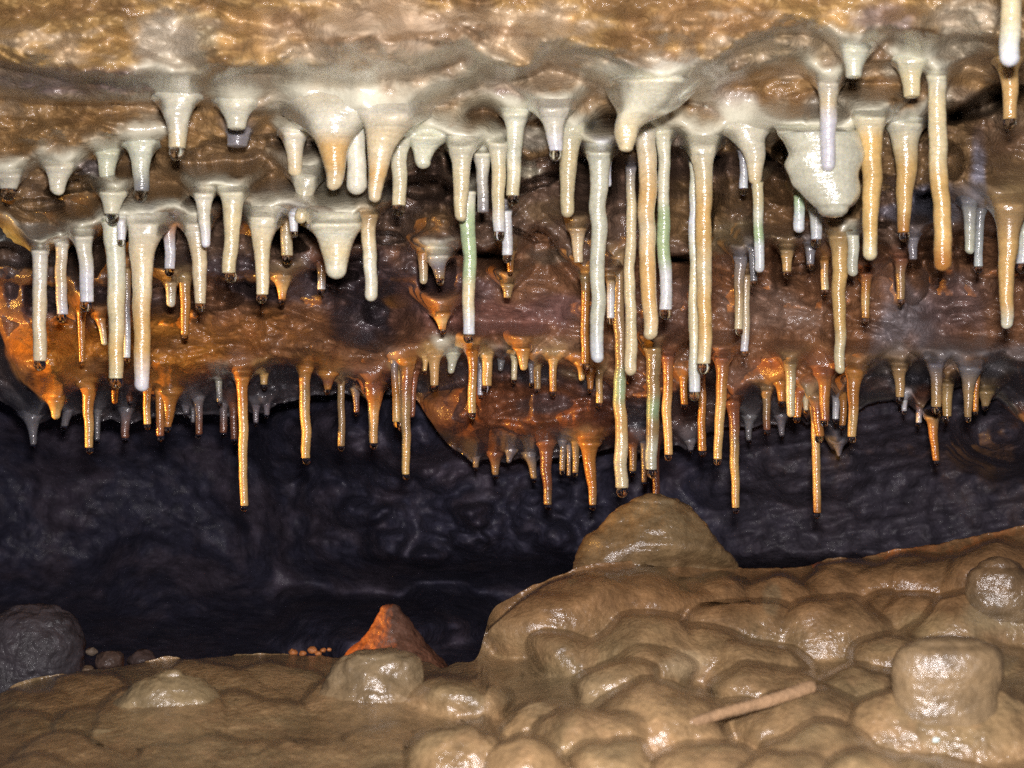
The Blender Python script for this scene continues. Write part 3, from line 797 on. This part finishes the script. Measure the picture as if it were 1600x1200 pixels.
for li, (bx, ty, rx, dn, hk) in enumerate(lob):
    if li < len(FB) and bx > 690: rx, dn = rx * 1.18, dn * 1.15
    ry = dn * .8
    cy = ty + ry
    q = (V3 + wy - cy) / ry; p = (U3 + wx - bx) / rx
    r2 = p * p + q * q
    Dc = baseat(bx, min(cy + .3 * ry, 1325))
    rz = rx * WPX * Dc * .95 * hk
    mh = (.92 if bx > 690 else .5) if li < len(FB) else .4
    surf = mh * Dc + (1 - mh) * base3 - rz * (1.2 if bx > 690 else 1.0) * np.sqrt(np.clip(1 - r2, 0, 1)) + .012 * (1 - hk) + 8.0 * np.maximum(r2 - .97, 0)
    acc = acc + np.exp(-(np.minimum(surf, 3) - .7) / kk)
Dn = .7 - kk * np.log(acc)
Dn = blur(Dn, 1.3)
edge = sstep(0, .02, f3)
D3 = D3 * (1 - edge) + Dn * edge
D3 = D3 + 0.0016 * fbm(A3, .3, B3 * .7, 50, 4, .6, 7)
# left shelf top: rough, flat
X3, Y3, Z3 = world(U3, V3, D3)
P3 = np.stack([X3, Y3, Z3], -1)
back = []
for dy, dz in [(.5, -.25), (.12, -.13), (.035, -.05), (.010, -.012)]:
    row = P3[0].copy(); row[:, 1] += dy; row[:, 2] += dz
    back.append(row)
P3 = np.concatenate([np.array(back), P3], 0)
k1 = fbm(X3, Y3, Z3, 14, 3, .6, 41); k2 = fbm(X3, Y3, Z3, 50, 3, .6, 43)
C3 = np.zeros(U3.shape + (3,)) + np.array((.20, .135, .07))
C3 = mixc(C3, .7 * sstep(-.1, .35, k1), (.165, .125, .068))
C3 = mixc(C3, .5 * sstep(.05, .4, k2), (.23, .15, .08))
rbr = sstep(760, 800, U3) * (1 - sstep(930, 1010, V3)) 
C3 = mixc(C3, .7 * rbr, (.185, .10, .045))
for x, y, rx, ry, rgb, sa in [(1070,1040,36,26,(.34,.27,.17),.6),(1560,960,60,40,(.24,.21,.13),.5),(1205,940,14,26,(.22,.19,.12),.4),(1450,975,50,24,(.28,.21,.11),.5),(860,1075,110,40,(.20,.155,.09),.6)]:
    r = np.sqrt(((U3 - x) / rx) ** 2 + ((V3 - y) / ry) ** 2) + .5 * k1 + .3 * k2
    C3 = mixc(C3, sa * (1 - sstep(.5, 1.2, r)), rgb)
C3 = C3 * np.array([1.26, 1.19, 1.10])
C3 = np.concatenate([np.repeat(C3[:1], 4, 0), C3], 0)
floor = mesh_obj("cave_floor", P3.reshape(-1, 3), grid_faces(P3.shape[0], len(uf)), M_FLOOR, C3.reshape(-1, 3))
floor['kind'] = 'structure'
def floorDv(px, py):
    px = np.asarray(px, float); py = np.asarray(py, float)
    ci = np.clip((px - uf[0]) / 2.2, 0, len(uf) - 1.001); c0 = ci.astype(int); fc = ci - c0
    out = 0
    for c, wt in ((c0, 1 - fc), (c0 + 1, fc)):
        ri = np.clip((py - ys[c]) / (1330 - ys[c]) * (NRF - 1), 0, NRF - 1.001); r0 = ri.astype(int); fr = ri - r0
        out = out + wt * (D3[r0, c] * (1 - fr) + D3[r0 + 1, c] * fr)
    return out
def floorD(px, py):
    return float(floorDv(px, py))

# ------------------------------------------------------------------ lofted speleothems
def loft(name, secs, d, cols_fn, mat, up=False, seg=22, depth_k=1.0, depth_cap=None, noise=.05, nf=60., rows=None, seed=0., smooth=True, parent=None, bead=.045, dome=0.5, drape=None, split=None):
    """secs: list of (y, xl, xr) in photo pixels at distance d, ordered root -> tip"""
    secs = sorted(secs, key=lambda q: q[0])
    if up: secs = secs[::-1]
    a = np.array(secs, float)
    L = abs(a[-1, 0] - a[0, 0])
    rows = rows or int(np.clip(L / 2.6, 8, 130))
    s = np.linspace(0, 1, rows)
    key = np.abs(a[:, 0] - a[0, 0]) / L
    def ip(c):
        pts = list(zip(key, a[:, c])); return smooth_curve(pts, s)
    y, xl, xr = a[0, 0] + (a[-1, 0] - a[0, 0]) * s, ip(1), ip(2)
    cx, hw = (xl + xr) / 2, np.maximum((xr - xl) / 2, 1.0)
    # rounded end
    tipn = 7
    r_end = hw[-1]
    sgn = 1 if not up else -1
    th = np.linspace(0, math.pi / 2, tipn + 1)[1:]
    y = np.concatenate([y, y[-1] + sgn * r_end * dome * 2 * np.sin(th)])
    cx = np.concatenate([cx, np.full(tipn, cx[-1])])
    hw = np.concatenate([hw, np.maximum(r_end * np.cos(th), .02)])
    ang = np.linspace(0, 2 * math.pi, seg, endpoint=False)
    A, I = np.meshgrid(ang, np.arange(len(y)))
    k = WPX * d
    Rx = hw[I] * k
    Ry = Rx * depth_k if depth_cap is None else np.minimum(Rx * depth_k, depth_cap)
    x0, _, z0 = world(cx[I], y[I], d)
    nz = perlin(np.cos(A) * 1.1 + seed, np.sin(A) * 1.1 + seed, z0 * nf) + 1.2 * perlin(seed + 2.2, .6, z0 * 60)
    bead = bead * np.minimum(1, 9.0 / hw[I])
    bd = perlin(seed * 1.7, .3, z0 * 520) + .6 * perlin(np.cos(A) * .8 + seed, np.sin(A) * .8, z0 * 900)
    f = 1 + noise * nz * 2 + bead * bd
    ws = (perlin(seed + 4.4, 1.3, z0 * 28) * .55 + perlin(seed + 1.4, 8.3, z0 * 70) * .28) * np.minimum(hw[I], 12) * k
    Xv = x0 + ws + Rx * np.cos(A) * f
    Yv = d + Ry * np.sin(A) * f
    if drape is not None:
        px = Xv / (WPX * Yv) + 800.0; py = 600.0 - (z0 - CAM.z) / (WPX * Yv)
        Yn = drape(px, py, Yv, cx[I], hw[I])
        Xv, Yv, z0 = world(px, py, Yn)
    P = np.stack([Xv, Yv, z0], -1).reshape(-1, 3)
    s_all = np.clip((np.arange(len(y))) / (rows - 1.0), 0, 1)
    col = cols_fn(s_all, y)[I].reshape(-1, 3)
    if split is not None:
        r = int(np.clip(np.searchsorted(y, split), 3, len(y) - 10))
        a0 = mesh_obj("flared_root", P[:(r + 1) * seg], grid_faces(r + 1, seg, True), mat, col[:(r + 1) * seg], parent)
        return a0, mesh_obj(name, P[r * seg:], grid_faces(len(y) - r, seg, True), mat, col[r * seg:], parent)
    return mesh_obj(name, P, grid_faces(len(y), seg, True), mat, col, parent)

def drop(xc, yc, r, d, parent):
    n, m = 12, 16
    th = np.linspace(0, math.pi, n); ph = np.linspace(0, 2 * math.pi, m, endpoint=False)
    T, F = np.meshgrid(th, ph, indexing='ij')
    k = WPX * d * r
    x0, _, z0 = world(xc, yc, d)
    rad = np.sin(T) + 1e-3
    P = np.stack([x0 + k * rad * np.cos(F), d + k * rad * np.sin(F), z0 + k * 1.12 * np.cos(T)], -1).reshape(-1, 3)
    return mesh_obj("water_drop", P, grid_faces(n, m, True)[:, ::-1], M_DROP, None, parent)

def ceilC(px, py):
    c = int(np.clip(round((px - u[0]) / 2.2), 0, len(u) - 1))
    r = int(np.clip(np.searchsorted(V[:, c], py), 0, V.shape[0] - 1))
    return C[r, c]

built = []
for i, s in enumerate(stal):
    x0, y0, x1, y1, w0, w1, fL, fR, d = [s[k] for k in ('x0','y0','x1','y1','w0','w1','fL','fR','d')]
    L = y1 - y0
    tipr = w1 / 2
    has_drop = s['tip'] == 'd'
    if s['sec'] is not None: tipr = tipr * .5
    endy = y1 - tipr * (1.62 if has_drop else (1.0 if s['tip'] == 'p' else .25))
    if s['sec'] is None:
        ext = .5 * (fL + fR) * .8 + 10
        yy = list(np.linspace(-ext, 0, 5)[:-1]) + list(np.linspace(0, min(40, L * .5), 6)[:-1]) + list(np.linspace(min(40, L * .5), endy - y0, 6))
        secs = []
        lam_l, lam_r = .45 * fL + 3, .45 * fR + 3
        for t in yy:
            q = max(t, 0) / max(endy - y0, 1)
            wq = w0 + (w1 - w0) * (q ** .6)
            xc = x0 + (x1 - x0) * q
            el = fL * math.exp(-max(t, 0) / lam_l) + max(-t, 0) * .7 * fL / ext
            er = fR * math.exp(-max(t, 0) / lam_r) + max(-t, 0) * .7 * fR / ext
            secs.append((y0 + t, xc - wq / 2 - min(el, fL * 1.7), xc + wq / 2 + min(er, fR * 1.7)))
    else:
        secs = [q for q in s['sec'][:-1] if q[0] < endy - 2] + [(endy,) + tuple(s['sec'][-1][1:])]
        ext = 10
    stops = [CODE[c] for c in s['cols']]
    rockc = np.array(ceilC(x0, y0 - ext)) if y0 > -20 else np.array(CODE['c'])
    jit = 1 + .018 * rng.normal(size=3) + rng.normal() * .07
    hard = 'n' in s['cols'] or s['cols'][-1] == 'b'
    def cf(sv, yv, stops=stops, rockc=rockc, y0=y0, ext=ext, jit=jit, endy=endy, sd=i):
        st = np.array(stops)
        q = np.clip((yv - y0) / max(endy - y0, 1), 0, 1) * (len(st) - 1)
        q = q + .15 * perlin(yv / 14., sd * .7, .2)
        q = np.clip(q, 0, len(st) - 1)
        a0 = np.floor(q).astype(int); a1 = np.minimum(a0 + 1, len(st) - 1); fr = (sstep(.1, .9, q - a0) if 'n' in str(s['cols']) else np.clip(q - a0, 0, 1))[:, None]
        c = st[a0] * (1 - fr) + st[a1] * fr
        c = c * jit * (1 + .12 * perlin(yv / 9., sd * 1.3, .9))[:, None]
        rm = (1 - sstep(-ext * 1.0, ext * .1, yv - y0))[:, None] * .85
        c = c * (1 - rm) + rockc * rm
        return np.clip(c, .01, .75)
    def drape(px, py, Yv, cx, hw, x0=x0, y0=y0, w0=w0, fL=fL, fR=fR, ext=ext, sec=s['sec']):
        Dc = sampleDv(px, py)
        t = py - y0
        wv = 1 - sstep(-ext * .95, ext * .05, t)
        fl_ = np.where(px < x0, fL, fR) + 4
        wx = sstep(.05, 1.0, (np.abs(px - x0) - w0 * .5) / fl_) * (1 - sstep(ext * .1, ext * .9, t))
        if sec is not None: wx = (d < .88) * sstep(.5, 1.0, np.abs(px - cx) / hw) * (1 - sstep(0, .5 * L, t))
        ww_ = 1 - (1 - wv) * (1 - wx)
        return Yv * (1 - ww_) + (Dc + .0035) * ww_
    root = bpy.data.objects.new("stalactite", None)
    root.empty_display_size = .005
    COL.objects.link(root)
    rx_, ry_, rz_ = world(x0, y0, d)
    root.location = (rx_, ry_, rz_)
    big = (w0 >= 24 or fL + fR >= 16) and L > 40
    o = loft("shaft", secs, d, cf, M_CALC, depth_cap=(.55 * w0 * WPX * d + .002) if s['sec'] is None else (.013 if d > .88 else .03), seed=i * 1.37 + .2,
             noise=(.05 if w1 > 14 else .035) if s['sec'] is None else .13, seg=28 if w1 > 14 else 16, dome=(.5 if s['sec'] is None else .25) if s['tip'] == 'p' else .12,
             drape=drape, split=(y0 + .45 * (fL + fR) * .6 + 4) if big else None)
    kids = list(o) if isinstance(o, tuple) else [o]
    if has_drop:
        kids.append(drop(x1, y1 - tipr * .98, tipr * .95, d, root))
    for q in kids:
        q.parent = root
        q.matrix_parent_inverse = root.matrix_basis.inverted()
    s['obj'] = root

# labels
ORD = ['leftmost', 'second from left', 'third from left', 'fourth from left', 'fifth from left', 'sixth from left', 'seventh from left', 'eighth from left',
       'ninth from left', 'tenth from left', 'eleventh from left', 'twelfth from left', 'thirteenth from left', 'fourteenth from left', 'fifteenth from left']
for z, zp in ZONES.items():
    L_ = sorted([s for s in stal if s['z'] == z], key=lambda s: (s['x0'] + s['x1']) / 2)
    for i, s in enumerate(L_):
        n = len(L_)
        if i < (n + 1) // 2: pos = ORD[i]
        else: pos = ORD[n - 1 - i].replace('left', 'right') if i < n - 1 else 'rightmost'
        ln = s['y1'] - s['y0']
        size = 'stubby' if ln < 48 else 'short' if ln < 85 else 'long' if ln > 180 else 'slim' if s['w1'] < 15 else 'sturdy'
        c0, c1 = s['cols'][0], s['cols'][len(s['cols']) * 2 // 3]
        if 'n' in s['cols']: cn = 'green-stained'
        else:
            from collections import Counter
            cn = CNAME[Counter(s['cols'][:-1] or s['cols']).most_common(1)[0][0]]
        tp = {'d': ' with hanging drop', 'p': ' with rounded tip', 'b': ' with blunt end'}[s['tip']]
        if 'n' not in s['cols'] and s['tip'] == 'd' and len((cn + pos + zp).split()) > 99: tp = ''
        tp = {'d': ' with drop', 'p': '', 'b': ' with blunt end'}[s['tip']]
        if s['desc']: txt = '%s, %s %s' % (s['desc'], pos, zp)
        else: txt = '%s %s stalactite%s, %s %s' % (size, cn, tp, pos, zp)
        if len(txt.replace('-', ' ').split()) > 16: txt = txt.replace(' with drop', '').replace(' with blunt end', '')
        tag(s['obj'], txt, 'stalactite', 'stalactites ' + zp)

# ------------------------------------------------------------------ stalagmites, boulders and loose pieces
def flat(rgb, rgb2=None):
    rgb2 = rgb2 or rgb
    def f(sv, yv):
        t = (sv + .3 * perlin(yv / 20., .1, .1))[:, None]
        return np.clip(np.array(rgb) * (1 - t) + np.array(rgb2) * t, .01, .8)
    return f

def lumpy(o, amp, f, amp2=0, f2=0, off=0.):
    me = o.data; n = len(me.vertices)
    co = np.empty(n * 3, np.float32); me.vertices.foreach_get("co", co); co = co.reshape(-1, 3).astype(float)
    no = np.empty(n * 3, np.float32); me.vertices.foreach_get("normal", no); no = no.reshape(-1, 3)
    dsp = amp * (billow(co[:, 0], co[:, 1], co[:, 2], f, 2, .5, off) - .2)
    if amp2: dsp = dsp + amp2 * fbm(co[:, 0], co[:, 1], co[:, 2], f2, 3, .5, off)
    co = co + no * dsp[:, None]
    me.vertices.foreach_set("co", co.astype(np.float32).ravel()); me.update()
    return o

def mound(label, secs, d, c1, c2, depth_k=.8, amp=.004, f=40, cat='stalagmite', group=None, name='stalagmite', mat=None, dome=.35, amp2=.002, bead=0.0, seg=72, noise=.04, foot=None):
    dr = None
    if foot:                                   # the skirt of the mound runs out into the floor
        ytop, ybot = foot
        mx = (secs[-1][1] + secs[-1][2]) / 2
        d = floorD(mx, ytop) + .25 * (secs[-3][2] - secs[-3][1]) * WPX * d * depth_k
        def dr(px, py, Yv, cx, hw):
            w_ = sstep(ytop, ybot, py)
            return Yv * (1 - w_) + (floorDv(px, py) + .006) * w_
    o = loft(name, secs, d, flat(c1, c2), mat or M_FLOOR, up=True, seg=seg, depth_k=depth_k, rows=90, noise=noise, nf=20, seed=d * 77, bead=bead, dome=dome, drape=dr)
    lumpy(o, amp, f, amp2, 90, d * 10)
    return tag(o, label, cat, group)

BR, OL = (.175, .095, .045), (.20, .15, .085)
mound('big rounded brown stalagmite mound rising highest in the middle of the cave floor',
      [(784,985,1062),(792,972,1078),(806,955,1092),(825,935,1108),(845,915,1124),(862,903,1139),(882,900,1148),(905,892,1164),(930,870,1195)], 1.17, (.19,.115,.052), (.20,.14,.07), depth_k=.7, amp=.007, f=30, dome=.12, foot=(850, 900))
mound('flat-topped brown stalagmite stump in front of the orange-lit cone',
      [(1022,546,640),(1028,536,650),(1045,522,656),(1062,512,660),(1080,502,668),(1105,480,690),(1140,440,730)], .96, (.20,.13,.065), (.20,.145,.08), depth_k=.8, amp=.005, f=36, dome=.06, foot=(1085, 1135))
mound('smooth mushroom-shaped brown stalagmite knob on the right foreground floor',
      [(1003,1430,1535),(1010,1412,1555),(1025,1400,1566),(1045,1394,1568),(1065,1396,1566),(1085,1399,1562),(1110,1398,1564),(1140,1388,1576),(1180,1360,1610)], .84, (.19,.135,.075), (.20,.135,.07), depth_k=.6, amp=.001, f=20, dome=.08, noise=.006, amp2=.0006, foot=(1115, 1175))
mound('low glossy brown stalagmite bump on the left foreground floor',
      [(1054,238,284),(1062,215,306),(1076,200,325),(1095,184,342),(1120,165,362),(1150,140,392)], .90, (.20,.145,.075), (.20,.145,.075), depth_k=.7, amp=.006, f=30, dome=.2, foot=(1095, 1150))
mound('rounded brown stalagmite boss at the right edge of the floor',
      [(886,1530,1600),(895,1518,1625),(915,1512,1640),(940,1512,1645),(965,1520,1640),(1000,1500,1660)], 1.03, (.20,.15,.085), (.18,.11,.055), depth_k=.6, amp=.004, f=30, dome=.2, foot=(955, 998))
mound('orange-lit pointed stalagmite cone behind the flat-topped stump',
      [(952,592,622),(962,586,632),(980,578,644),(1000,564,660),(1022,545,680),(1050,525,705),(1085,490,740)], 1.34, (.19,.09,.05), (.15,.08,.055), depth_k=.9, amp=.003, f=26, dome=.2, mat=M_WALL)
mound('dark rounded boulder beyond the floor at the left edge',
      [(952,20,95),(962,-10,112),(980,-40,122),(1010,-60,130),(1050,-70,134),(1100,-80,140)], 1.14, (.042,.038,.044), (.05,.042,.046), depth_k=.7, amp=.004, f=16, cat='boulder', name='boulder', mat=M_WALL, dome=.1, amp2=.003)

def pebble(x, y, r, d, rgb, label, cat='stone', name='stone', group=None, mat=None, sq=(1, 1, .7)):
    n, m = 10, 14
    th = np.linspace(0.02, math.pi - .02, n); ph = np.linspace(0, 2 * math.pi, m, endpoint=False)
    T, F = np.meshgrid(th, ph, indexing='ij')
    k = WPX * d * r
    X_, _, Z_ = world(x, y, d)
    P = np.stack([np.sin(T) * np.cos(F) * sq[0], np.sin(T) * np.sin(F) * sq[1], np.cos(T) * sq[2]], -1).reshape(-1, 3)
    nn = 1 + .5 * perlin(P[:, 0] * 1.6 + x, P[:, 1] * 1.6, P[:, 2] * 1.6 + y)
    P = P * nn[:, None] * k + np.array([X_, d, Z_])
    o = mesh_obj(name, P, grid_faces(n, m, True)[:, ::-1], mat or M_WALL, np.tile(np.array(rgb), (len(P), 1)))
    return tag(o, label, cat, group)

for x, y, r, d, rgb, lb in [
    (172,1032,22,1.08,(.07,.045,.035),'dark brown curled stone beside the boulder at left'),
    (143,1018,9,1.09,(.12,.09,.065),'small dull crumb against the left boulder, upper one'),
    (138,1048,11,1.05,(.12,.08,.05),'small brown crumb at the foot of the left boulder'),
    (222,1030,20,1.12,(.06,.04,.035),'low dark stone right of the curled brown stone')]:
    pebble(x, y, r, d, rgb, lb, group='loose stones by the left boulder')
# crumbs
CR = [(458,1017,7,'leftmost'),(473,1019,6,'second from left'),(488,1014,8,'third from left'),(497,1019,6,'third from right'),(505,1014,5,'second from right'),(514,1013,4,'rightmost')]
for x, y, r, wh in CR:
    pebble(x, y + 2, r, 1.03, (.36,.13,.04), 'tiny orange crumb on the floor edge near the cone, ' + wh, 'crumb', 'crumb', 'orange crumbs on the floor edge')
dchip = floorD(1462, 1156)
pebble(1462, 1156, 6, dchip - .002, (.55,.65,.62), 'small pale blue-white chip on the floor below the knob', 'chip', 'calcite_chip', mat=M_CALC, sq=(1, .5, .7))

# broken straw lying on the floor, bottom right
pa, pb = (1072, 1133), (1272, 1072)
da = min(floorD(1085, 1128), floorD(1120, 1118)) - .0005; db = min(floorD(1262, 1076), floorD(1220, 1090)) - .0005
A_ = Vector(world(pa[0], pa[1], da)); B_ = Vector(world(pb[0], pb[1], db))
n, m = 60, 16
axis = (B_ - A_); Ln = axis.length; axis.normalize()
e1 = axis.cross(Vector((0, 1, 0))).normalized(); e2 = axis.cross(e1)
vs = []
for i in range(n):
    t = i / (n - 1)
    r = (0.0026 + .0010 * t) * (1 + .1 * float(perlin(t * 9, .3, .1)) + .05 * float(perlin(t * 40, .3, .1)))
    cap = min(1, math.sqrt(max(1 - (max(abs(t - .5) - .48, 0) / .02) ** 2, 0)) + .02)
    c_ = A_ + axis * (Ln * t) + e1 * (.0012 * math.sin(t * 7) * .3)
    for j in range(m):
        a = 2 * math.pi * j / m
        vs.append(c_ + e1 * (math.cos(a) * r * cap) + e2 * (math.sin(a) * r * cap))
cc = np.array([(.32, .20, .11)] * len(vs)) * (1 + .15 * perlin(np.repeat(np.arange(n), m) * .3, .2, .4))[:, None]
tag(mesh_obj("broken_stalactite", np.array([tuple(v) for v in vs]), grid_faces(n, m, True), M_FLOOR, cc),
    'thin orange-brown broken straw lying slantwise on the right foreground floor', 'broken stalactite')
